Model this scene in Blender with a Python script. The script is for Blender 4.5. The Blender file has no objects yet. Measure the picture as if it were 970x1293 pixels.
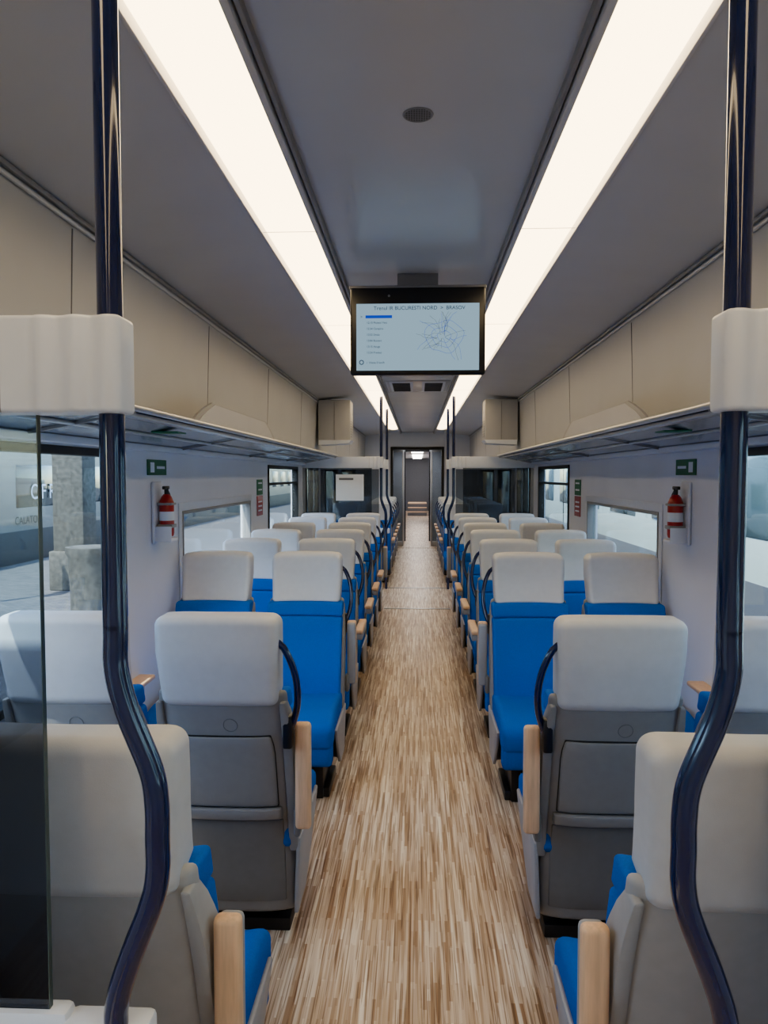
import bpy, bmesh, math, random
from mathutils import Vector, Matrix
random.seed(4)
R=math.radians
scene=bpy.context.scene
scene.view_settings.view_transform='AgX'
try: scene.view_settings.look='AgX - Medium High Contrast'
except Exception: pass
scene.view_settings.exposure=1.2

# ---------------------------------------------------------------- materials
def srgb(r,g,b):
    def f(c):
        c/=255.0
        return c/12.92 if c<=0.04045 else ((c+0.055)/1.055)**2.4
    return (f(r),f(g),f(b),1)
def mat(name,col,rough=0.5,metal=0.0,coat=0.0,noise=0.04,nscale=30,bump=0.0,bscale=300,spec=0.5):
    m=bpy.data.materials.new(name); m.use_nodes=True
    nt=m.node_tree; b=nt.nodes['Principled BSDF']
    b.inputs['Roughness'].default_value=rough
    b.inputs['Metallic'].default_value=metal
    b.inputs['Coat Weight'].default_value=coat
    b.inputs['Coat Roughness'].default_value=0.05
    b.inputs['Specular IOR Level'].default_value=spec
    tc=nt.nodes.new('ShaderNodeTexCoord')
    n=nt.nodes.new('ShaderNodeTexNoise'); n.inputs['Scale'].default_value=nscale
    nt.links.new(tc.outputs['Object'],n.inputs['Vector'])
    rp=nt.nodes.new('ShaderNodeValToRGB')
    k=noise
    rp.color_ramp.elements[0].color=(col[0]*(1-k),col[1]*(1-k),col[2]*(1-k),1)
    rp.color_ramp.elements[1].color=(min(1,col[0]*(1+k)),min(1,col[1]*(1+k)),min(1,col[2]*(1+k)),1)
    rp.color_ramp.elements[0].position=0.3; rp.color_ramp.elements[1].position=0.7
    nt.links.new(n.outputs['Fac'],rp.inputs['Fac'])
    nt.links.new(rp.outputs['Color'],b.inputs['Base Color'])
    if bump>0:
        n2=nt.nodes.new('ShaderNodeTexNoise'); n2.inputs['Scale'].default_value=bscale
        nt.links.new(tc.outputs['Object'],n2.inputs['Vector'])
        bp=nt.nodes.new('ShaderNodeBump'); bp.inputs['Strength'].default_value=bump
        bp.inputs['Distance'].default_value=0.002
        nt.links.new(n2.outputs['Fac'],bp.inputs['Height'])
        nt.links.new(bp.outputs['Normal'],b.inputs['Normal'])
    return m
def emis(name,col,st):
    m=bpy.data.materials.new(name); m.use_nodes=True
    nt=m.node_tree; nt.nodes.clear()
    o=nt.nodes.new('ShaderNodeOutputMaterial'); e=nt.nodes.new('ShaderNodeEmission')
    e.inputs['Color'].default_value=col; e.inputs['Strength'].default_value=st
    nt.links.new(e.outputs[0],o.inputs[0]); return m
def glassmat(name,tint,zgrad=None):
    m=bpy.data.materials.new(name); m.use_nodes=True
    nt=m.node_tree; nt.nodes.clear()
    o=nt.nodes.new('ShaderNodeOutputMaterial'); mx=nt.nodes.new('ShaderNodeMixShader')
    t=nt.nodes.new('ShaderNodeBsdfTransparent'); g=nt.nodes.new('ShaderNodeBsdfGlossy')
    g.inputs['Roughness'].default_value=0.02
    lw=nt.nodes.new('ShaderNodeLayerWeight'); lw.inputs['Blend'].default_value=0.5
    pw=nt.nodes.new('ShaderNodeMath'); pw.operation='POWER'; pw.inputs[1].default_value=5
    ma=nt.nodes.new('ShaderNodeMath'); ma.operation='MULTIPLY_ADD'; ma.inputs[1].default_value=0.7; ma.inputs[2].default_value=0.02
    nt.links.new(lw.outputs['Facing'],pw.inputs[0]); nt.links.new(pw.outputs[0],ma.inputs[0])
    t.inputs['Color'].default_value=tint
    if zgrad:
        tc=nt.nodes.new('ShaderNodeTexCoord'); sx=nt.nodes.new('ShaderNodeSeparateXYZ')
        nt.links.new(tc.outputs['Object'],sx.inputs[0])
        mr=nt.nodes.new('ShaderNodeMapRange')
        mr.inputs['From Min'].default_value=zgrad[0]; mr.inputs['From Max'].default_value=zgrad[1]
        nt.links.new(sx.outputs['Z'],mr.inputs['Value'])
        rp=nt.nodes.new('ShaderNodeValToRGB')
        rp.color_ramp.elements[0].color=zgrad[2]; rp.color_ramp.elements[1].color=tint
        nt.links.new(mr.outputs[0],rp.inputs['Fac']); nt.links.new(rp.outputs['Color'],t.inputs['Color'])
    nt.links.new(ma.outputs[0],mx.inputs[0]); nt.links.new(t.outputs[0],mx.inputs[1]); nt.links.new(g.outputs[0],mx.inputs[2])
    nt.links.new(mx.outputs[0],o.inputs[0]); return m

def floor_mat():
    m=bpy.data.materials.new('wood_vinyl_floor'); m.use_nodes=True
    nt=m.node_tree; b=nt.nodes['Principled BSDF']; b.inputs['Roughness'].default_value=0.36
    tc=nt.nodes.new('ShaderNodeTexCoord')
    sp=nt.nodes.new('ShaderNodeSeparateXYZ'); nt.links.new(tc.outputs['Object'],sp.inputs[0])
    def noise(sx,sy,detail,off):
        mp=nt.nodes.new('ShaderNodeMapping'); mp.inputs['Scale'].default_value=(sx,sy,1); mp.inputs['Location'].default_value=(off,off*1.7,0)
        nt.links.new(tc.outputs['Object'],mp.inputs['Vector'])
        n=nt.nodes.new('ShaderNodeTexNoise'); n.inputs['Scale'].default_value=1; n.inputs['Detail'].default_value=detail
        n.inputs['Roughness'].default_value=0.5
        nt.links.new(mp.outputs[0],n.inputs['Vector']); return n
    wob=noise(9,4,1,3)
    wm=nt.nodes.new('ShaderNodeMath'); wm.operation='MULTIPLY_ADD'; wm.inputs[1].default_value=0.012
    nt.links.new(wob.outputs['Fac'],wm.inputs[0]); nt.links.new(sp.outputs['X'],wm.inputs[2])
    def strips(width,height,offx,off,dark,light):
        ay=nt.nodes.new('ShaderNodeMath'); ay.operation='ADD'; ay.inputs[1].default_value=50+offx
        ax=nt.nodes.new('ShaderNodeMath'); ax.operation='ADD'; ax.inputs[1].default_value=50+offx*0.37
        nt.links.new(sp.outputs['Y'],ay.inputs[0]); nt.links.new(wm.outputs[0],ax.inputs[0])
        cb=nt.nodes.new('ShaderNodeCombineXYZ'); nt.links.new(ay.outputs[0],cb.inputs[0]); nt.links.new(ax.outputs[0],cb.inputs[1])
        br=nt.nodes.new('ShaderNodeTexBrick'); br.inputs['Scale'].default_value=1
        br.inputs['Brick Width'].default_value=width; br.inputs['Row Height'].default_value=height
        br.inputs['Mortar Size'].default_value=0; br.offset=off; br.offset_frequency=2; br.squash=0.8; br.squash_frequency=3
        br.inputs['Color1'].default_value=dark; br.inputs['Color2'].default_value=light
        nt.links.new(cb.outputs[0],br.inputs['Vector']); return br
    s1=strips(0.44,0.0125,0,0.37,srgb(166,130,96),srgb(246,236,220))
    s2=strips(0.29,0.0075,7.3,0.61,srgb(164,128,94),srgb(246,238,224))
    mx=nt.nodes.new('ShaderNodeMixRGB'); mx.inputs[0].default_value=0.38
    nt.links.new(s1.outputs[0],mx.inputs[1]); nt.links.new(s2.outputs[0],mx.inputs[2])
    c=noise(150,2.6,1,5); rc=nt.nodes.new('ShaderNodeValToRGB')
    rc.color_ramp.elements[0].position=0.38; rc.color_ramp.elements[1].position=0.44
    rc.color_ramp.elements[0].color=(0.46,0.36,0.27,1); rc.color_ramp.elements[1].color=(1,1,1,1)
    nt.links.new(c.outputs['Fac'],rc.inputs['Fac'])
    a=noise(60,1.5,1,9); ra=nt.nodes.new('ShaderNodeValToRGB')
    ra.color_ramp.elements[0].position=0.42; ra.color_ramp.elements[1].position=0.52
    ra.color_ramp.elements[0].color=(0.74,0.65,0.56,1); ra.color_ramp.elements[1].color=(1,1,1,1)
    nt.links.new(a.outputs['Fac'],ra.inputs['Fac'])
    m1=nt.nodes.new('ShaderNodeMixRGB'); m1.blend_type='MULTIPLY'; m1.inputs[0].default_value=0.85
    nt.links.new(mx.outputs[0],m1.inputs[1]); nt.links.new(rc.outputs[0],m1.inputs[2])
    m2=nt.nodes.new('ShaderNodeMixRGB'); m2.blend_type='MULTIPLY'; m2.inputs[0].default_value=1
    nt.links.new(m1.outputs[0],m2.inputs[1]); nt.links.new(ra.outputs[0],m2.inputs[2])
    nt.links.new(m2.outputs[0],b.inputs['Base Color'])
    return m

def wood_mat():
    m=mat('beech_wood',srgb(224,190,158),0.45,noise=0.1,nscale=8)
    nt=m.node_tree
    n=[x for x in nt.nodes if x.type=='TEX_NOISE'][0]; tc=[x for x in nt.nodes if x.type=='TEX_COORD'][0]
    mp=nt.nodes.new('ShaderNodeMapping'); mp.inputs['Scale'].default_value=(14,14,1.2)
    nt.links.new(tc.outputs['Object'],mp.inputs['Vector']); nt.links.new(mp.outputs[0],n.inputs['Vector'])
    return m

def paving_mat():
    m=bpy.data.materials.new('paving_stones'); m.use_nodes=True
    nt=m.node_tree; b=nt.nodes['Principled BSDF']; b.inputs['Roughness'].default_value=0.8
    tc=nt.nodes.new('ShaderNodeTexCoord'); br=nt.nodes.new('ShaderNodeTexBrick')
    br.inputs['Scale'].default_value=4; br.inputs['Color1'].default_value=srgb(100,100,102); br.inputs['Color2'].default_value=srgb(76,76,80)
    br.inputs['Mortar'].default_value=srgb(34,34,36)
    nt.links.new(tc.outputs['Object'],br.inputs['Vector']); nt.links.new(br.outputs['Color'],b.inputs['Base Color'])
    return m

M={}
M['floor']=floor_mat(); M['wood']=wood_mat()
M['head']=mat('light_leatherette',srgb(203,205,210),0.5,bump=0.15,bscale=500,noise=0.02)
M['shell']=mat('grey_plastic_shell',srgb(143,143,145),0.45,noise=0.03)
M['shell2']=mat('grey_plastic_dark',srgb(123,123,125),0.5,noise=0.03)
M['shell_l']=mat('grey_plastic_light',srgb(172,172,174),0.45,noise=0.03)
M['side']=mat('light_grey_side',srgb(160,163,170),0.4,noise=0.02)
M['blue']=mat('blue_fabric',(0.0,0.13,0.53,1),0.75,bump=0.3,bscale=700,noise=0.06,nscale=200,spec=0.25)
M['navy']=mat('navy_gloss_paint',(0.004,0.013,0.080,1),0.14,coat=1.0,noise=0.02)
M['black']=mat('black_plastic',(0.012,0.012,0.015,1),0.35)
M['rubber']=mat('black_rubber',(0.015,0.016,0.018,1),0.5)
M['wall']=mat('wall_laminate',srgb(224,228,239),0.45,noise=0.02,nscale=3)
M['beige']=mat('upper_lining',srgb(182,183,186),0.5,noise=0.02,nscale=3)
M['slope']=mat('ceiling_side_panel',srgb(210,210,212),0.42,noise=0.02,nscale=3)
M['ceil']=mat('ceiling_gloss_panel',srgb(198,200,204),0.26,noise=0.03,nscale=2)
M['white']=mat('white_plastic',srgb(222,228,240),0.3,noise=0.01)
M['alu']=mat('aluminium',srgb(190,192,198),0.3,metal=0.85,noise=0.02)
M['trimgrey']=mat('trim_grey',srgb(150,150,152),0.35,noise=0.02)
M['rackglass']=mat('rack_smoked_panel',srgb(165,170,178),0.22,metal=0.6,noise=0.05)
M['red']=mat('red_paint',srgb(176,30,26),0.3,coat=0.5)
M['green']=mat('green_sign',srgb(30,110,75),0.5)
M['paper']=mat('paper',srgb(230,236,245),0.7,noise=0.01)
M['strip']=emis('warm_light_diffuser',(1.0,0.77,0.46,1),2.5)
M['strip2']=emis('dim_light_panel',(1.0,0.94,0.88,1),3.0)
M['screen']=emis('lcd_screen',(0.42,0.60,0.72,1),0.30)
M['ink']=emis('lcd_ink',(0.05,0.07,0.12,1),0.3)
M['inkblue']=emis('lcd_blue',(0.03,0.08,0.5,1),0.4)
M['glass']=glassmat('window_glass',(0.88,0.94,0.94,1))
M['tint']=glassmat('partition_glass',(0.84,0.90,0.92,1),zgrad=(1.43,1.45,(0.44,0.47,0.52,1)))
M['tintfar']=glassmat('partition_glass_smoked',(0.55,0.58,0.61,1))
M['glassedge']=mat('glass_edge',srgb(70,84,84),0.2)
M['pave']=paving_mat()
M['concrete']=mat('concrete',srgb(76,76,73),0.85,noise=0.35,nscale=15,bump=0.4,bscale=60)
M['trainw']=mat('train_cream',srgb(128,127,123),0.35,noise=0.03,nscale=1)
M['traing']=mat('train_white_green',srgb(200,214,210),0.35,noise=0.04,nscale=1)
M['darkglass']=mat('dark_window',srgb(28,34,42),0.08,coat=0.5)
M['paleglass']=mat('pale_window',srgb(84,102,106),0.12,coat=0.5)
M['darktext']=mat('dark_lettering',srgb(16,17,20),0.6)
M['grey']=mat('mid_grey',srgb(110,112,118),0.5)
M['dkgrey']=mat('skirt_grey',srgb(48,52,60),0.5)
M['asphalt']=mat('ballast',srgb(70,66,60),0.9,noise=0.4,nscale=20)

# ---------------------------------------------------------------- mesh builder
class MB:
    def __init__(s): s.bm=bmesh.new(); s.mats=[]
    def mi(s,m):
        m=M[m]
        if m not in s.mats: s.mats.append(m)
        return s.mats.index(m)
    def add(s,tb,m,smooth=True):
        i=s.mi(m); mp={}
        for v in tb.verts: mp[v]=s.bm.verts.new(v.co)
        for f in tb.faces:
            try:
                nf=s.bm.faces.new([mp[v] for v in f.verts]); nf.material_index=i; nf.smooth=smooth
            except ValueError: pass
        tb.free()
    def box(s,x0,x1,y0,y1,z0,z1,m,bev=0.0,segs=2,cuts=None,fn=None):
        if x0>x1:x0,x1=x1,x0
        tb=bmesh.new(); bmesh.ops.create_cube(tb,size=1)
        for v in tb.verts:
            v.co=Vector(((x0+x1)/2+v.co.x*(x1-x0),(y0+y1)/2+v.co.y*(y1-y0),(z0+z1)/2+v.co.z*(z1-z0)))
        if bev>0: bmesh.ops.bevel(tb,geom=tb.edges[:],offset=bev,segments=segs,profile=0.5,affect='EDGES')
        if cuts:
            for ax,vals in cuts.items():
                for val in vals:
                    co=[0,0,0];no=[0,0,0]; k='xyz'.index(ax); co[k]=val;no[k]=1
                    bmesh.ops.bisect_plane(tb,geom=tb.verts[:]+tb.edges[:]+tb.faces[:],plane_co=co,plane_no=no)
        if fn:
            for v in tb.verts: v.co=Vector(fn(v.co.x,v.co.y,v.co.z))
        bmesh.ops.recalc_face_normals(tb,faces=tb.faces[:])
        s.add(tb,m)
    def tube(s,pts,r,m,n=12):
        pts=[Vector(p) for p in pts]; tb=bmesh.new(); rings=[]
        t=(pts[1]-pts[0]).normalized(); up=Vector((0,0,1)) if abs(t.z)<0.9 else Vector((0,1,0))
        nrm=t.cross(up).normalized()
        for i,p in enumerate(pts):
            if i==0: t=(pts[1]-p).normalized()
            elif i==len(pts)-1: t=(p-pts[i-1]).normalized()
            else: t=(pts[i+1]-pts[i-1]).normalized()
            nrm=(nrm-t*nrm.dot(t)).normalized(); bn=t.cross(nrm)
            rr=r[i] if isinstance(r,(list,tuple)) else r
            rings.append([tb.verts.new(p+nrm*rr*math.cos(2*math.pi*k/n)+bn*rr*math.sin(2*math.pi*k/n)) for k in range(n)])
        for a,b in zip(rings[:-1],rings[1:]):
            for k in range(n): tb.faces.new((a[k],a[(k+1)%n],b[(k+1)%n],b[k]))
        tb.faces.new(rings[0][::-1]); tb.faces.new(rings[-1])
        bmesh.ops.recalc_face_normals(tb,faces=tb.faces[:])
        s.add(tb,m)
    def extr(s,prof,y0,y1,m,closed=True):
        tb=bmesh.new()
        a=[tb.verts.new((p[0],y0,p[1])) for p in prof]; b=[tb.verts.new((p[0],y1,p[1])) for p in prof]
        n=len(prof)
        for k in range(n if closed else n-1): tb.faces.new((a[k],a[(k+1)%n],b[(k+1)%n],b[k]))
        if closed: tb.faces.new(a[::-1]); tb.faces.new(b)
        bmesh.ops.recalc_face_normals(tb,faces=tb.faces[:])
        s.add(tb,m)
    def extx(s,prof,x0,x1,m):
        tb=bmesh.new()
        a=[tb.verts.new((x0,p[0],p[1])) for p in prof]; b=[tb.verts.new((x1,p[0],p[1])) for p in prof]
        n=len(prof)
        for k in range(n): tb.faces.new((a[k],a[(k+1)%n],b[(k+1)%n],b[k]))
        tb.faces.new(a[::-1]); tb.faces.new(b)
        bmesh.ops.recalc_face_normals(tb,faces=tb.faces[:])
        s.add(tb,m)
    def mesh(s,name):
        me=bpy.data.meshes.new(name); s.bm.to_mesh(me); s.bm.free()
        for m in s.mats: me.materials.append(m)
        me.set_sharp_from_angle(angle=R(40))
        return me
    def obj(s,name,parent=None,loc=None):
        o=bpy.data.objects.new(name,s.mesh(name)); scene.collection.objects.link(o)
        if parent: o.parent=parent
        if loc: o.location=loc
        return o
def empty(name,loc=(0,0,0)):
    e=bpy.data.objects.new(name,None); scene.collection.objects.link(e); e.location=loc; e.empty_display_size=0.1; return e
def crom(P,n=8):
    P=[Vector(p) for p in P]; Q=[P[0]]+P+[P[-1]]; out=[]
    for i in range(1,len(Q)-2):
        p0,p1,p2,p3=Q[i-1:i+3]
        for k in range(n):
            t=k/n
            out.append(0.5*((2*p1)+(-p0+p2)*t+(2*p0-5*p1+4*p2-p3)*t*t+(-p0+3*p1-3*p2+p3)*t**3))
    out.append(P[-1]); return out
def text(body,size,mt,loc,rot,parent,name='lettering',align='LEFT'):
    c=bpy.data.curves.new(name,'FONT'); c.body=body; c.size=size; c.align_x=align; c.extrude=0.0005
    c.materials.append(M[mt]); o=bpy.data.objects.new(name,c); scene.collection.objects.link(o)
    o.location=loc; o.rotation_euler=rot
    if parent: o.parent=parent
    return o

# ---------------------------------------------------------------- room shell
YB,YE=-1.6,17.5
WX=1.45; CZ=2.70
def windows(side):
    return [(-1.0,0.5,0.75,1.9),(1.3,3.66,0.85,1.82),(4.56,6.45,0.85,1.48),(7.25,9.05,0.85,1.80),
            (9.75,10.95,0.6,1.9),(11.8,13.6,0.85,1.8),(14.4,16.6,0.85,1.8)]
b=MB(); b.box(-WX-0.08,WX+0.08,YB,YE,-0.06,0,'floor'); b.obj('floor')
for s,nm in ((-1,'left'),(1,'right')):
    b=MB(); ws=windows(s); y=YB
    T=0.08
    def wb(y0,y1,z0,z1): b.box(s*WX,s*(WX+T),y0,y1,z0,z1,'wall')
    for (y0,y1,z0,z1) in ws:
        wb(y,y0,0,2.75); wb(y0,y1,0,z0); wb(y0,y1,z1,2.75); y=y1
    wb(y,YE,0,2.75)
    b.obj('wall_'+nm)
    b=MB(); b.extr([(s*WX,0.0),(s*(WX-0.035),0.0),(s*(WX-0.035),0.17),(s*(WX-0.012),0.2),(s*WX,0.2)],1.25,9.3,'trimgrey'); b.obj('baseboard_'+nm)
b=MB(); b.box(-WX,WX,YB-0.08,YB,0,2.75,'wall'); b.obj('wall_back')
b=MB(); b.box(-WX,-0.62,YE,YE+0.08,0,2.75,'wall'); b.box(0.62,WX,YE,YE+0.08,0,2.75,'wall'); b.box(-0.62,0.62,YE,YE+0.08,2.36,2.75,'wall'); b.obj('wall_front')
k=1
for s in (-1,1):
    for i,(y0,y1,z0,z1) in enumerate(windows(s)):
        b=MB(); w=0.035 if i!=2 else 0.022
        fm='rubber' if i!=2 else 'trimgrey'
        xa,xb=s*(WX-0.012),s*(WX+0.06)
        b.box(xa,xb,y0,y0+w,z0,z1,fm,0.004); b.box(xa,xb,y1-w,y1,z0,z1,fm,0.004)
        b.box(xa,xb,y0+w,y1-w,z0,z0+w,fm,0.004); b.box(xa,xb,y0+w,y1-w,z1-w,z1,fm,0.004)
        if i==3: b.box(xa,xb,y0+w,y1-w,1.60,1.625,fm,0.004)
        if i==2:
            b.box(s*(WX-0.008),s*(WX-0.001),y0-0.06,y1+0.06,z1+0.0,z1+0.05,'white',0.002)
            b.box(s*(WX-0.008),s*(WX-0.001),y0-0.06,y0,z0,z1,'white',0.002)
            b.box(s*(WX-0.008),s*(WX-0.001),y1,y1+0.06,z0,z1,'white',0.002)
        if i in (0,4): b.box(xa,xb,(y0+y1)/2-0.03,(y0+y1)/2+0.03,z0+w,z1-w,fm,0.004)
        b.box(s*(WX+0.035),s*(WX+0.041),y0+w,y1-w,z0+w,z1-w,'glass')
        b.obj('window_%d'%k); k+=1

# ceiling
b=MB(); b.box(-WX-0.08,WX+0.08,YB,YE,2.76,2.80,'grey')
b.box(-0.365,0.365,YB,YE,2.69,2.71,'ceil')
for s in(-1,1):
    b.extr([(s*0.625,2.672),(s*0.625,2.69),(s*1.21,2.635),(s*1.21,2.615)],YB,YE,'slope')
    b.extr([(s*1.205,2.64),(s*1.23,2.64),(s*1.25,1.95),(s*1.225,1.95)],YB,YE,'beige')
    b.box(s*0.40,s*0.63,YB,YE,2.715,2.735,'white')
b.obj('ceiling')
n=1
for s in(-1,1):
    b=MB()
    b.box(s*0.365,s*0.378,YB,YE,2.665,2.70,'trimgrey',0.003)
    b.box(s*0.384,s*0.404,YB,YE,2.655,2.71,'slope',0.003)
    b.box(s*0.618,s*0.630,YB,YE,2.662,2.71,'slope',0.003)
    b.obj('trim_%d'%n); n+=1
    b=MB()
    b.box(s*1.188,s*1.204,1.0,YE,2.592,2.612,'trimgrey',0.006)
    b.box(s*1.192,s*1.204,1.0,YE,2.568,2.582,'slope',0.004)
    b.obj('trim_%d'%n); n+=1
    b=MB()
    for y in(0.8,2.62,4.35,6.1,7.85,11.3,13.5,15.5):
        b.extr([(s*1.204,2.56),(s*1.224,1.97),(s*1.227,1.97),(s*1.207,2.56)],y,y+0.005,'grey')
    b.obj('trim_%d'%n); n+=1
    b=MB()
    N=8; ys=[YB+0.05]+[1.15+1.87*i for i in range(0,9)]
    for y0,y1 in zip(ys[:-1],ys[1:]):
        prof=[]
        for i in range(N+1):
            t=i/N; x=0.407+0.208*t; z=2.69-0.022*math.sin(math.pi*t)
            prof.append((s*x,z))
        prof+= [(s*0.615,2.712),(s*0.407,2.712)]
        b.extr(prof,y0+0.002,y1-0.002,'strip')
        b.extr([(s*0.407,2.666),(s*0.615,2.666),(s*0.615,2.664),(s*0.407,2.664)],y1-0.0015,y1+0.0015,'white')
    b.obj('ceiling_light_strip')
# speaker grille
b=MB(); z=2.689
ring=[(0.040*math.cos(a),2.12+0.040*math.sin(a),z) for a in [2*math.pi*i/32 for i in range(33)]]
b.tube(ring,0.003,'trimgrey',8)
tb=bmesh.new(); bmesh.ops.create_circle(tb,cap_ends=True,segments=32,radius=0.039); bmesh.ops.translate(tb,verts=tb.verts[:],vec=(0,2.12,z-0.001)); b.add(tb,'black')
for i in range(-5,6):
    l=math.sqrt(max(0,0.038**2-(i*0.007)**2)); b.box(i*0.007-0.0010,i*0.007+0.0010,2.12-l,2.12+l,z-0.002,z-0.0012,'trimgrey')
    b.box(-l,l,2.12+i*0.007-0.0010,2.12+i*0.007+0.0010,z-0.0022,z-0.0014,'trimgrey')
b.obj('ceiling_speaker')
for yv in (5.2,6.6,8.0):
    b=MB()
    b.box(-0.34,0.34,yv-0.05,yv+0.95,2.684,2.689,'alu',0.001)
    for sx in(-1,1):
        b.box(sx*0.05,sx*0.30,yv,yv+0.9,2.680,2.685,'white',0.001)
        for i in range(9): b.box(sx*0.08,sx*0.27,yv+0.08+i*0.09,yv+0.12+i*0.09,2.674,2.681,'dkgrey',0.002)
    b.obj('ceiling_air_vent')
for s in(-1,1):
    b=MB()
    b.box(s*0.80,s*1.19,9.0,9.35,2.10,2.60,'beige',0.015)
    b.extr([(s*0.79,2.12),(s*0.82,2.08),(s*1.18,2.06),(s*1.18,2.12)],8.98,9.36,'white')
    for i in range(7): b.box(s*0.795,s*0.80,9.06,9.30,2.16+i*0.03,2.17+i*0.03,'trimgrey')
    b.box(s*0.99,s*0.996,8.995,9.0,2.12,2.58,'trimgrey')
    b.obj('overhead_cabinet')

# ---------------------------------------------------------------- luggage racks
for s in(-1,1):
    e=empty('luggage_rack')
    y0,y1=1.25,9.25
    b=MB(); b.extr([(s*1.00,1.925),(s*1.445,1.845),(s*1.445,1.86),(s*1.00,1.94)],y0,y1,'rackglass'); b.obj('shelf_panel',e)
    b=MB()
    b.tube([(s*0.985,y0,1.935),(s*0.985,y1,1.935)],0.013,'alu',12)
    b.box(s*1.0,s*1.045,y0,y1,1.906,1.922,'alu',0.003)
    b.box(s*1.20,s*1.225,y0,y1,1.876,1.888,'alu',0.003)
    b.box(s*1.37,s*1.445,y0,y1,1.826,1.856,'white',0.004)
    b.obj('rails',e)
    b=MB()
    for y in[1.3,2.6,4.35,6.1,7.85,9.15]:
        b.extr([(s*0.985,1.925),(s*0.985,1.918),(s*1.445,1.832),(s*1.445,1.845)],y,y+0.012,'trimgrey')
    b.obj('brackets',e)
    b=MB()
    pr=[]; a0,a1=3.35,5.3
    for i in range(25):
        t=i/24; h=0.11*min(1,math.sin(math.pi*t)*2.0)**0.8 if 0<t<1 else 0
        pr.append((a0+(a1-a0)*t,1.945+h))
    pr+=[(a1,1.935),(a0,1.935)]
    b.extx(pr,s*1.005,s*1.017,'trimgrey')
    pr2=[(a0+(a1-a0)*0.03+(y_-a0)*0.94,z_-0.008 if z_>1.94 else z_) for y_,z_ in pr]
    b.extx(pr2,s*1.002,s*1.0045,'beige'); b.obj('guard_panel',e)
    b=MB(); b.box(s*1.06,s*1.18,3.3,3.42,1.888,1.894,'green'); b.obj('sticker',e)

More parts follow.
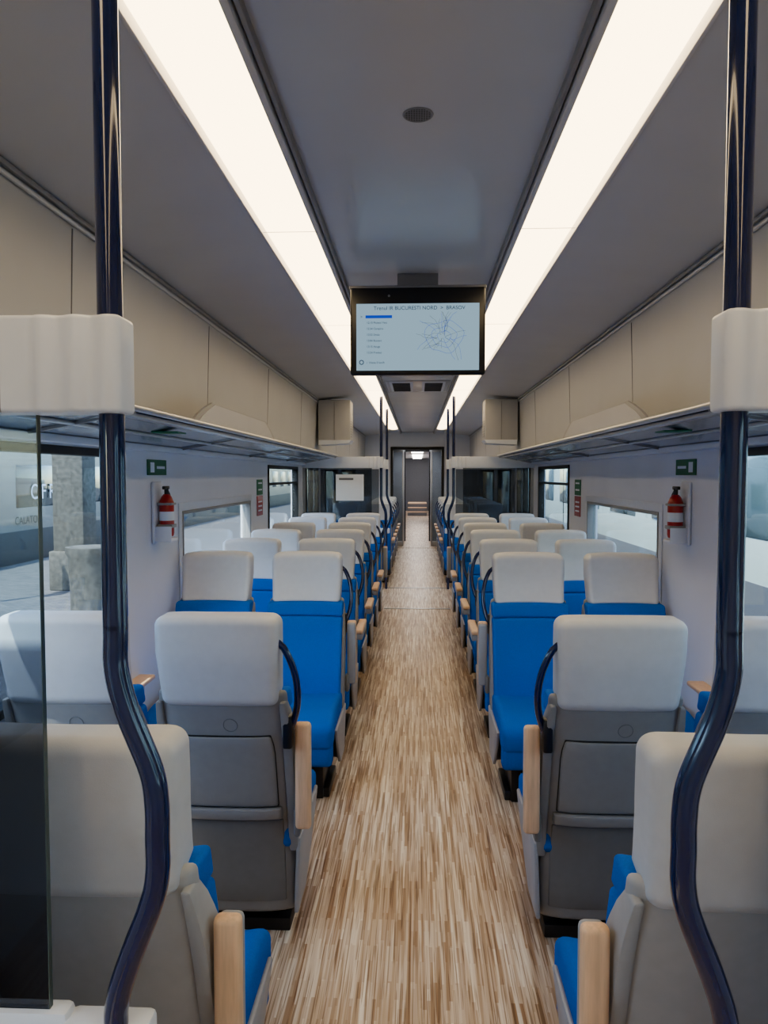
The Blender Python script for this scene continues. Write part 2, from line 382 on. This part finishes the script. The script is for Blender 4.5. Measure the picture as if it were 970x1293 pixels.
# ---------------------------------------------------------------- seats
def yb(z):
    pts=[(0.08,-0.028),(0.35,-0.06),(0.55,-0.115),(0.80,-0.19),(0.96,-0.245),(1.10,-0.28),(1.26,-0.29)]
    if z<=pts[0][0]: return pts[0][1]
    for (a,ya),(c,yc) in zip(pts[:-1],pts[1:]):
        if z<=c: return ya+(yc-ya)*(z-a)/(c-a)
    return pts[-1][1]
def frange(a,b_,n): return [a+(b_-a)*i/n for i in range(1,n)]
_cache={}
def seat_mesh(kind,a,arm,loop=True,table=True):
    key=(kind,a,arm,loop,table)
    if key in _cache: return _cache[key]
    b=MB(); SH='shell' if table else 'shell_l'
    def fsh(x,y,z):
        return (x*(1-0.05*max(0,(0.5-z))),yb(z)+y+0.035*(abs(x)/0.22)**4,z)
    b.box(-0.22,0.22,0,0.045,0.095,0.975,SH,0.018,3,{'z':frange(0.095,0.97,12),'x':frange(-0.22,0.22,10)},fsh)
    fp=lambda x,y,z:(x,yb(z)+y+0.035*(abs(x)/0.22)**4,z)
    def ftab(x,y,z):
        w=1.0
        if z>0.74: w=1-0.10*((z-0.74)/0.09)**2
        return (x*w,yb(z)+y+0.035*(abs(x)/0.22)**4,z)
    if table:
        b.box(-0.172,0.172,-0.016,0.01,0.535,0.81,'shell',0.006,2,{'z':frange(0.535,0.81,8),'x':frange(-0.17,0.17,6)},ftab)
        b.box(-0.1745,0.1745,-0.006,0.01,0.5315,0.8145,'rubber',0.003,2,{'z':frange(0.535,0.81,8),'x':frange(-0.17,0.17,6)},ftab)
        b.box(-0.185,0.185,-0.030,0.01,0.485,0.528,'shell',0.008,2,{'x':frange(-0.18,0.18,6)},fp)
        b.box(-0.185,0.185,-0.006,0.01,0.145,0.475,'shell2',0.005,2,{'z':frange(0.145,0.475,4),'x':frange(-0.18,0.18,6)},fp)
        zc=0.855
        b.tube([(0.03+0.024*math.cos(t),yb(zc+0.024*math.sin(t))-0.0005,zc+0.024*math.sin(t)) for t in [2*math.pi*i/20 for i in range(21)]],0.0014,'grey',6)
    def fh(x,y,z):
        t=(z-0.93)/0.3
        xx=x*(0.955+0.045*min(1,t*1.5))
        yy=yb(z)+y-0.008
        if y>0.05: yy+=0.022*(abs(x)/0.2)**2.5
        yy+=0.012*(abs(x)/0.2)**3
        zz=z-0.010*(abs(x)/0.2)**4*(1 if z>1.1 else 0)
        if y>0.05 and z<1.0: zz+=0.03*(1.0-z)/0.075
        return (xx,yy,zz)
    b.box(-0.206,0.206,-0.008,0.105,0.925,1.244,'head',0.031,6,{'z':frange(0.925,1.24,8),'x':frange(-0.2,0.2,10)},fh)
    def fb(x,y,z):
        t=(z-0.42)/0.53
        yy=yb(z)+0.045+y
        if y>0.04: yy+=0.030*(abs(x)/0.21)**3+0.012*math.sin(max(0,min(1,t*1.6))*math.pi)
        return (x,yy,z)
    b.box(-0.219,0.219,0,0.085,0.885,0.962,'blue',0.014,3,{'x':frange(-0.2,0.2,8)},fb)
    b.box(-0.219,0.219,0,0.088,0.42,0.884,'blue',0.018,4,{'z':frange(0.42,0.87,8),'x':frange(-0.2,0.2,8)},fb)
    def fc(x,y,z):
        zz=z
        if z>0.42: zz+=0.018*(abs(x)/0.22)**3-0.008
        if y>0.30: zz-=0.055*((y-0.30)/0.2)**2
        return (x,y,zz)
    b.box(-0.228,0.228,-0.06,0.50,0.35,0.475,'blue',0.035,4,{'y':frange(-0.05,0.49,9),'x':frange(-0.22,0.22,8)},fc)
    b.box(-0.220,0.220,0.40,0.492,0.215,0.39,'blue',0.022,3)
    b.box(-0.20,0.20,-0.03,0.42,0.30,0.36,'shell2',0.012,2)
    for sx in(-1,1):
        def fs(x,y,z):
            t=(z-0.11)/0.28
            y=-0.045+(y+0.045)*(0.36+0.64*max(0,t)**0.8) if y>-0.045 else y
            return (x-sx*0.010*(1-t),y,z)
        b.box(sx*0.226,sx*0.242,-0.05,0.43,0.11,0.39,'side',0.007,2,{'z':frange(0.11,0.39,5),'y':frange(-0.04,0.42,4)},fs)
        def fs2(x,y,z):
            k=min(1,max(0,(0.94-z)/0.16))**0.6
            return (sx*0.200+(x-sx*0.200)*(0.5+0.5*k),yb(z)+y*(0.45+0.55*k),z)
        b.box(sx*0.200,sx*0.234,0.012,0.125,0.34,0.94,SH,0.008,2,{'z':frange(0.34,0.94,12)},fs2)
    b.box(-0.16,-0.11,0.10,0.36,0,0.31,'black',0.008); b.box(0.11,0.16,0.10,0.36,0,0.31,'black',0.008)
    b.box(-0.19,0.19,0.02,0.34,0,0.05,'black',0.006)
    if kind=='aisle':
        if loop:
            P=[]
            za,zb_=1.15,0.80
            for i in range(21):
                t=i/20; z=za+(zb_-za)*t
                out=0.062*math.sin(math.pi*min(1,max(0,t)))**0.6
                P.append((a*(0.198+out),yb(z)+0.035,z))
            b.tube(P,0.0120,'navy',12)
            b.box(a*0.205,a*0.238,yb(0.83)+0.0,yb(0.83)+0.045,0.77,0.885,'black',0.008)
        if arm=='up':
            b.box(a*0.240,a*0.295,-0.165,-0.130,0.475,0.85,'wood',0.013,3)
            b.box(a*0.242,a*0.293,-0.136,-0.105,0.48,0.84,'side',0.013,3)
            b.box(a*0.232,a*0.256,-0.15,-0.08,0.44,0.54,'shell2',0.01,2)
        else:
            b.box(a*0.240,a*0.295,-0.13,0.27,0.655,0.685,'wood',0.012,3)
            b.box(a*0.242,a*0.293,-0.12,0.26,0.615,0.66,'side',0.012,3)
            b.box(a*0.232,a*0.256,-0.15,-0.07,0.58,0.68,'shell2',0.01,2)
    _cache[key]=b.mesh('passenger_seat_mesh'); return _cache[key]
def seat(x,y,face,kind,arm='up',loop=True,table=True):
    a=(1 if x<0 else -1)*(1 if face>0 else -1)
    o=bpy.data.objects.new('passenger_seat',seat_mesh(kind,a if kind=='aisle' else 1,arm if kind=='aisle' else '-',loop if kind=='aisle' else False,table))
    scene.collection.objects.link(o); o.location=(x,y,0); o.rotation_euler=(0,0,0 if face>0 else math.pi)
def row(y,face,arm='up',loop=True,xl=0.65,xr=0.65,table=True):
    seat(-xl,y,face,'aisle',arm,loop,table); seat(-1.190,y,face,'window',table=table)
    seat(xr,y,face,'aisle',arm,loop,table); seat(1.190,y,face,'window',table=table)
row(1.55,1,loop=False,xl=0.632,xr=0.606,table=False); row(2.69,1,xl=0.660,xr=0.660)
row(4.22,-1); row(5.15,-1,'down'); row(6.08,-1,'down'); row(7.0,-1,'down'); row(7.92,-1,'down'); row(8.82,-1,'up')
for y in(12.2,13.1,14.0,14.9,15.8): row(y,-1,'down')

for s in(-1,1):
    for y in(3.2,):
        b=MB(); b.box(s*1.36,s*1.449,y,y+0.62,0.64,0.665,'wood',0.01,3); b.box(s*1.40,s*1.449,y+0.05,y+0.57,0.55,0.64,'side',0.008); b.obj('wall_armrest')

# ---------------------------------------------------------------- partitions with poles
def partition(s,y,d,zl,glass):
    e=empty('glass_partition',(0,0,0))
    b=MB()
    xo,xi,xl=0.452,0.393,0.462
    P=[(xo,2.70),(xo,1.6),(xo,1.47),(xo,1.41),(xo-0.016,1.345),(xi+0.008,1.255),(xi,1.20),(xi,1.15),(xi,1.10),(xi+0.010,1.05),(xl-0.022,0.955),(xl-0.003,0.89),(xl,0.82),(xl,0.5),(xl,0.0)]
    b.tube([(p.x,p.y,p.z) for p in crom([(s*px,y,pz) for px,pz in P],6)],0.0185,'navy',20)
    b.obj('grab_pole',e)
    b=MB()
    def fr(x,yy,z):
        ax=abs(x)
        if yy<y-0.02: yy+=0.0045*math.cos((ax-0.42)*2*math.pi/0.048) if ax<0.56 else 0
        return (x,yy,z)
    b.box(s*0.425,s*1.445,y-0.036,y+0.026,1.79,1.93,'white',0.007,3,{'x':[s*(0.434+0.006*i) for i in range(24)]},fr)
    b.box(s*0.60,s*0.602,y-0.0365,y-0.034,1.79,1.93,'trimgrey')
    b.obj('header_bracket',e)
    b=MB(); b.box(s*0.572,s*1.445,y+0.010,y+0.020,zl,1.80,glass); b.obj('glass_panel',e)
    b=MB(); b.box(s*0.5705,s*0.5720,y+0.010,y+0.020,zl,1.79,'glassedge')
    b.box(s*0.54,s*1.445,y+0.0,y+0.04,0.0,zl,'white',0.012)
    b.box(s*0.41,s*0.55,y-0.01,y+0.045,zl-0.09,zl-0.012,'white',0.012)
    b.obj('lower_panel',e)
partition(-1,1.10,1,0.868,'tint'); partition(1,1.10,1,0.82,'tint')
partition(-1,9.42,1,0.92,'tintfar'); partition(1,9.42,1,0.92,'tintfar')
partition(-1,11.2,1,0.92,'tintfar'); partition(1,11.2,1,0.92,'tintfar')
b=MB(); b.box(-1.02,-0.67,9.40,9.403,1.38,1.71,'paper'); 
b.box(-0.98,-0.80,9.398,9.3995,1.64,1.665,'grey'); b.obj('paper_notice')
b=MB(); b.box(-0.9,0.9,11.26,11.30,0.0,0.006,'alu'); b.box(-0.42,0.42,9.5,9.54,0,0.006,'alu'); b.obj('trim_9')

# ---------------------------------------------------------------- monitor
e=empty('ceiling_monitor',(0,3.72,2.405))
b=MB(); b.box(-0.330,0.330,0,0.055,-0.212,0.212,'black',0.010,3)
b.box(-0.300,0.300,-0.0015,0.004,-0.192,0.132,'screen')
b.box(-0.10,0.10,0.03,0.05,0.21,0.285,'trimgrey',0.004); b.box(-0.335,0.335,0.004,0.05,0.205,0.222,'trimgrey',0.004)
tb=bmesh.new(); bmesh.ops.create_circle(tb,cap_ends=True,segments=20,radius=0.006); bmesh.ops.rotate(tb,verts=tb.verts[:],matrix=Matrix.Rotation(R(90),3,'X')); bmesh.ops.translate(tb,verts=tb.verts[:],vec=(-0.14,-0.001,0.17)); b.add(tb,'trimgrey')
b.box(-0.255,-0.125,-0.003,-0.0016,0.062,0.076,'inkblue')
o=b.obj('display_housing',e)
rx=(R(90),0,0)
text('Trenul IR BUCURESTI NORD  >  BRASOV',0.025,'ink',(-0.215,-0.002,0.102),rx,e)
text('>',0.018,'ink',(-0.28,-0.002,0.063),rx,e)
for i,w in enumerate(['12:10 Ploiesti Vest','12:34 Campina','12:52 Sinaia','13:04 Busteni','13:15 Azuga','13:24 Predeal']):
    text(w,0.0135,'ink',(-0.25,-0.002,0.036-0.029*i),rx,e)
text('i  Viteza 0 km/h',0.014,'ink',(-0.25,-0.002,-0.158),rx,e)
b=MB(); random.seed(3)
cx,cz=0.13,-0.03
for k_ in range(30):
    a0=random.uniform(0,6.28); r0=random.uniform(0.0,0.05); L=random.uniform(0.05,0.13)
    p=[Vector((cx+r0*math.cos(a0),-0.003,cz+r0*math.sin(a0)))]; ang=a0+random.uniform(-.5,.5)
    for j in range(5):
        ang+=random.uniform(-.5,.5); q=p[-1]+Vector((math.cos(ang),0,math.sin(ang)))*L/5
        q.x=min(0.285,max(-0.03,q.x)); q.z=min(0.09,max(-0.17,q.z)); p.append(q)
    if all((p[i]-p[i+1]).length>1e-4 for i in range(5)): b.tube(p,0.0005,'grey' if k_%3 else 'inkblue',4)
for rr in(0.03,0.055,0.085):
    b.tube([(cx+rr*1.1*math.cos(t)*(1+0.1*math.sin(3*t)),-0.003,cz+rr*0.9*math.sin(t)*(1+0.1*math.cos(5*t))) for t in [2*math.pi*i/30 for i in range(31)]],0.0006,'inkblue',4)
b.tube([(-0.275+0.010*math.cos(t),-0.003,-0.152+0.010*math.sin(t)) for t in [2*math.pi*i/16 for i in range(17)]],0.002,'ink',4)
b.obj('route_map',e)

# ---------------------------------------------------------------- wall fittings
for s in(-1,1):
    yc=4.10; xc=s*1.385
    b=MB()
    b.tube([(xc,yc,1.36),(xc,yc,1.365),(xc,yc,1.38),(xc,yc,1.55),(xc,yc,1.58),(xc,yc,1.595)],[0.025,0.036,0.040,0.040,0.028,0.016],'red',20)
    b.tube([(xc,yc,1.59),(xc,yc,1.63)],0.012,'black',10)
    b.box(xc-0.008,xc+0.008,yc-0.05,yc+0.035,1.622,1.64,'black',0.004)
    b.tube(crom([(xc,yc+0.025,1.61),(xc,yc+0.062,1.57),(xc,yc+0.052,1.48),(xc,yc+0.048,1.42)]),0.006,'black',8)
    b.box(xc-0.042,xc+0.042,yc-0.042,yc+0.042,1.41,1.43,'trimgrey',0.004)
    b.box(xc-0.0415,xc+0.0415,yc-0.0415,yc+0.0415,1.535,1.548,'trimgrey',0.004)
    b.tube([(xc,yc,1.45),(xc,yc,1.50)],0.0405,'paper',20)
    b.box(s*1.43,s*1.449,yc-0.065,yc+0.065,1.325,1.665,'wall',0.008,3)
    b.box(s*1.34,s*1.43,yc-0.06,yc+0.06,1.335,1.355,'wall',0.006)
    b.box(s*1.34,s*1.43,yc-0.062,yc-0.054,1.34,1.42,'wall',0.003)
    b.obj('fire_extinguisher')
    b=MB(); b.box(s*1.444,s*1.449,3.98,4.28,1.70,1.785,'green'); b.box(s*1.4425,s*1.4445,4.02,4.08,1.715,1.77,'paper')
    b.box(s*1.4425,s*1.4445,4.12,4.25,1.735,1.75,'paper'); b.obj('emergency_sign')
    b=MB(); b.box(s*1.444,s*1.449,6.74,6.98,1.52,1.66,'green'); b.box(s*1.444,s*1.449,6.74,6.98,1.33,1.51,'red')
    for z in(1.56,1.62,1.37,1.41,1.45): b.box(s*1.4425,s*1.4445,6.78,6.94,z,z+0.014,'paper')
    b.obj('emergency_sign')

# ---------------------------------------------------------------- gangway and next coach
b=MB(); b.box(-1.5,1.5,YE+0.08,36,-0.06,0,'floor'); b.obj('floor_gangway')
for s,nm in((-1,'left'),(1,'right')):
    b=MB(); b.box(s*0.62,s*0.68,17.6,19.4,0,2.4,'grey'); b.obj('wall_gangway_'+nm)
    b=MB(); b.box(s*0.95,s*1.0,19.46,36,0,2.6,'wall'); b.obj('wall_corridor_'+nm)
b=MB(); b.box(0.31,1.0,19.40,19.46,0,2.6,'wall'); b.box(-1.0,-0.31,19.40,19.46,0,2.6,'wall'); b.box(-0.31,0.31,19.40,19.46,2.3,2.6,'dkgrey')
for s in(-1,1): b.box(s*0.30,s*0.33,19.38,19.40,0,2.3,'rubber')
b.obj('wall_corridor_near')
b=MB(); b.box(-0.95,0.95,35.95,36,0,2.6,'grey'); b.obj('wall_corridor_end')
b=MB(); b.box(-0.68,0.68,17.6,19.4,2.37,2.42,'grey'); b.box(-1.0,1.0,19.46,36,2.5,2.55,'slope'); b.obj('ceiling_gangway')
b=MB(); b.box(-0.2,0.2,19.6,26,2.46,2.49,'strip2'); b.box(-0.2,0.2,29,35.0,2.46,2.49,'strip2'); b.box(-0.25,0.25,17.8,19.2,2.35,2.366,'strip2'); b.obj('ceiling_light_panel')
b=MB()
for s in(-1,1):
    b.box(s*0.56,s*0.618,YE-0.05,YE+0.075,0,2.355,'rubber',0.01)
b.box(-0.56,0.56,YE-0.05,YE+0.075,2.29,2.355,'rubber',0.01); b.obj('trim_10')
b=MB()
for s in(-1,1):
    b.box(s*0.33,s*0.36,18.0,18.04,0.0,2.3,'alu',0.004)
    b.box(s*0.58,s*0.61,18.0,18.04,0.0,2.3,'alu',0.004)
    b.box(s*0.36,s*0.58,18.0,18.04,2.25,2.3,'alu',0.004); b.box(s*0.36,s*0.58,18.0,18.04,0,0.12,'alu',0.004)
    b.box(s*0.36,s*0.58,18.015,18.025,0.12,2.25,'tintfar')
b.obj('door_1')
b=MB()
for i in range(3): b.box(-0.40,0.40,31.5+0.3*i,33.5,0.17*i,0.17*(i+1)-0.03,'grey',0.005); b.box(-0.40,0.40,31.49+0.3*i,33.5,0.17*(i+1)-0.03,0.17*(i+1),'wood',0.005)
b.obj('steps')
for s in(-1,1):
    b=MB(); b.tube([(s*0.36,22.2,0),(s*0.36,22.2,1.2),(s*0.36,22.2,2.5)],0.02,'navy',12); b.obj('grab_pole')
    for y in(21,23,25,27):
        b=MB(); x=s*0.68
        b.box(x-0.2,x+0.2,y,y+0.45,0.36,0.48,'blue',0.03); b.box(x-0.2,x+0.2,y+0.4,y+0.5,0.45,0.96,'blue',0.03)
        b.box(x-0.2,x+0.2,y+0.42,y+0.53,0.95,1.24,'head',0.03); b.box(x-0.05,x+0.05,y+0.1,y+0.4,0,0.37,'black',0.01); b.box(x-0.2,x+0.2,y+0.49,y+0.53,0.2,0.96,'shell',0.01)
        b.obj('folding_seat')

# ---------------------------------------------------------------- outside
b=MB(); b.box(-8.2,-1.75,-12,60,-0.35,-0.12,'pave'); b.obj('platform_paving')
b=MB(); b.box(-60,60,-40,90,-1.3,-1.2,'asphalt'); b.obj('ground_ballast')
def coach(x,side,m,nm,wm,y0=-10,y1=60):
    e=empty(nm)
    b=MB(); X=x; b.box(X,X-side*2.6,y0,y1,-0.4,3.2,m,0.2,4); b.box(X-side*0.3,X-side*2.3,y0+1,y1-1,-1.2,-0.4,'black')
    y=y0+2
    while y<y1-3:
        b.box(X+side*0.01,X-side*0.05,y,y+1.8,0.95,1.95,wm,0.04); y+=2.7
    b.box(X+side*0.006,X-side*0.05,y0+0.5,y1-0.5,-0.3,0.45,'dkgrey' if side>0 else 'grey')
    for yy in (4.0,12.1,20.2,28.3): b.box(X+side*0.012,X-side*0.05,yy+0.02,yy+0.06,-0.2,2.6,'darktext')
    b.obj('coach_body',e); return e
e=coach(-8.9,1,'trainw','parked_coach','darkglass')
text('C F R',0.5,'paper',(-8.87,16.9,1.15),(R(90),0,R(90)),e)
text('CALATORI',0.25,'darktext',(-8.87,16.2,0.6),(R(90),0,R(90)),e)
e=coach(3.9,-1,'traing','parked_coach','paleglass')
b=MB()
b.box(-5.75,-5.25,11.6,12.1,-0.12,4.6,'concrete',0.03); b.box(-5.8,-5.2,11.55,12.15,-0.12,0.5,'concrete',0.02); b.obj('platform_column')
b=MB()
b.tube([(-4.3,9.7,-0.12),(-4.3,9.7,-0.08),(-4.3,9.7,0.1),(-4.3,9.7,0.62),(-4.3,9.7,0.68),(-4.3,9.7,0.76),(-4.3,9.7,0.765),(-4.3,9.7,0.66)],[0.22,0.26,0.26,0.28,0.31,0.31,0.25,0.25],'concrete',28); b.obj('stone_planter')
b=MB(); b.tube([(-6.2,10.2,-0.12),(-6.2,10.2,2.6)],0.04,'grey'); b.box(-6.22,-6.17,9.9,10.5,1.75,2.3,'navy',0.01)
b.tube([(-6.165,10.2+0.14*math.cos(t),2.02+0.14*math.sin(t)) for t in [2*math.pi*i/24 for i in range(25)]],0.02,'paper',8); b.obj('platform_sign')

# ---------------------------------------------------------------- world + sun
w=bpy.data.worlds.new('World'); scene.world=w; w.use_nodes=True
nt=w.node_tree; bg=nt.nodes['Background']; sky=nt.nodes.new('ShaderNodeTexSky')
sky.sky_type='NISHITA'; sky.sun_disc=False; sky.sun_elevation=R(48); sky.sun_rotation=R(-160)
nt.links.new(sky.outputs[0],bg.inputs[0]); bg.inputs[1].default_value=0.38
L=bpy.data.lights.new('sun','SUN'); L.energy=5.5; L.angle=R(0.5); L.color=(1,0.95,0.88)
so=bpy.data.objects.new('sun',L); scene.collection.objects.link(so)
d=Vector((0.36,0.6,-1.15)); so.rotation_euler=d.to_track_quat('-Z','Y').to_euler(); so.location=(-10,-10,20)

# ---------------------------------------------------------------- camera
f=950.0
cam=bpy.data.cameras.new('camera'); co=bpy.data.objects.new('camera',cam); scene.collection.objects.link(co)
cam.sensor_fit='VERTICAL'; cam.sensor_height=36.0; cam.lens=36.0*f/1293.0; cam.clip_start=0.02; cam.clip_end=300
co.location=(0,0,1.70)
yaw=math.atan(42/f); pitch=math.atan(46.5/f)
co.rotation_euler=(R(90)-pitch,0,yaw)
scene.camera=co
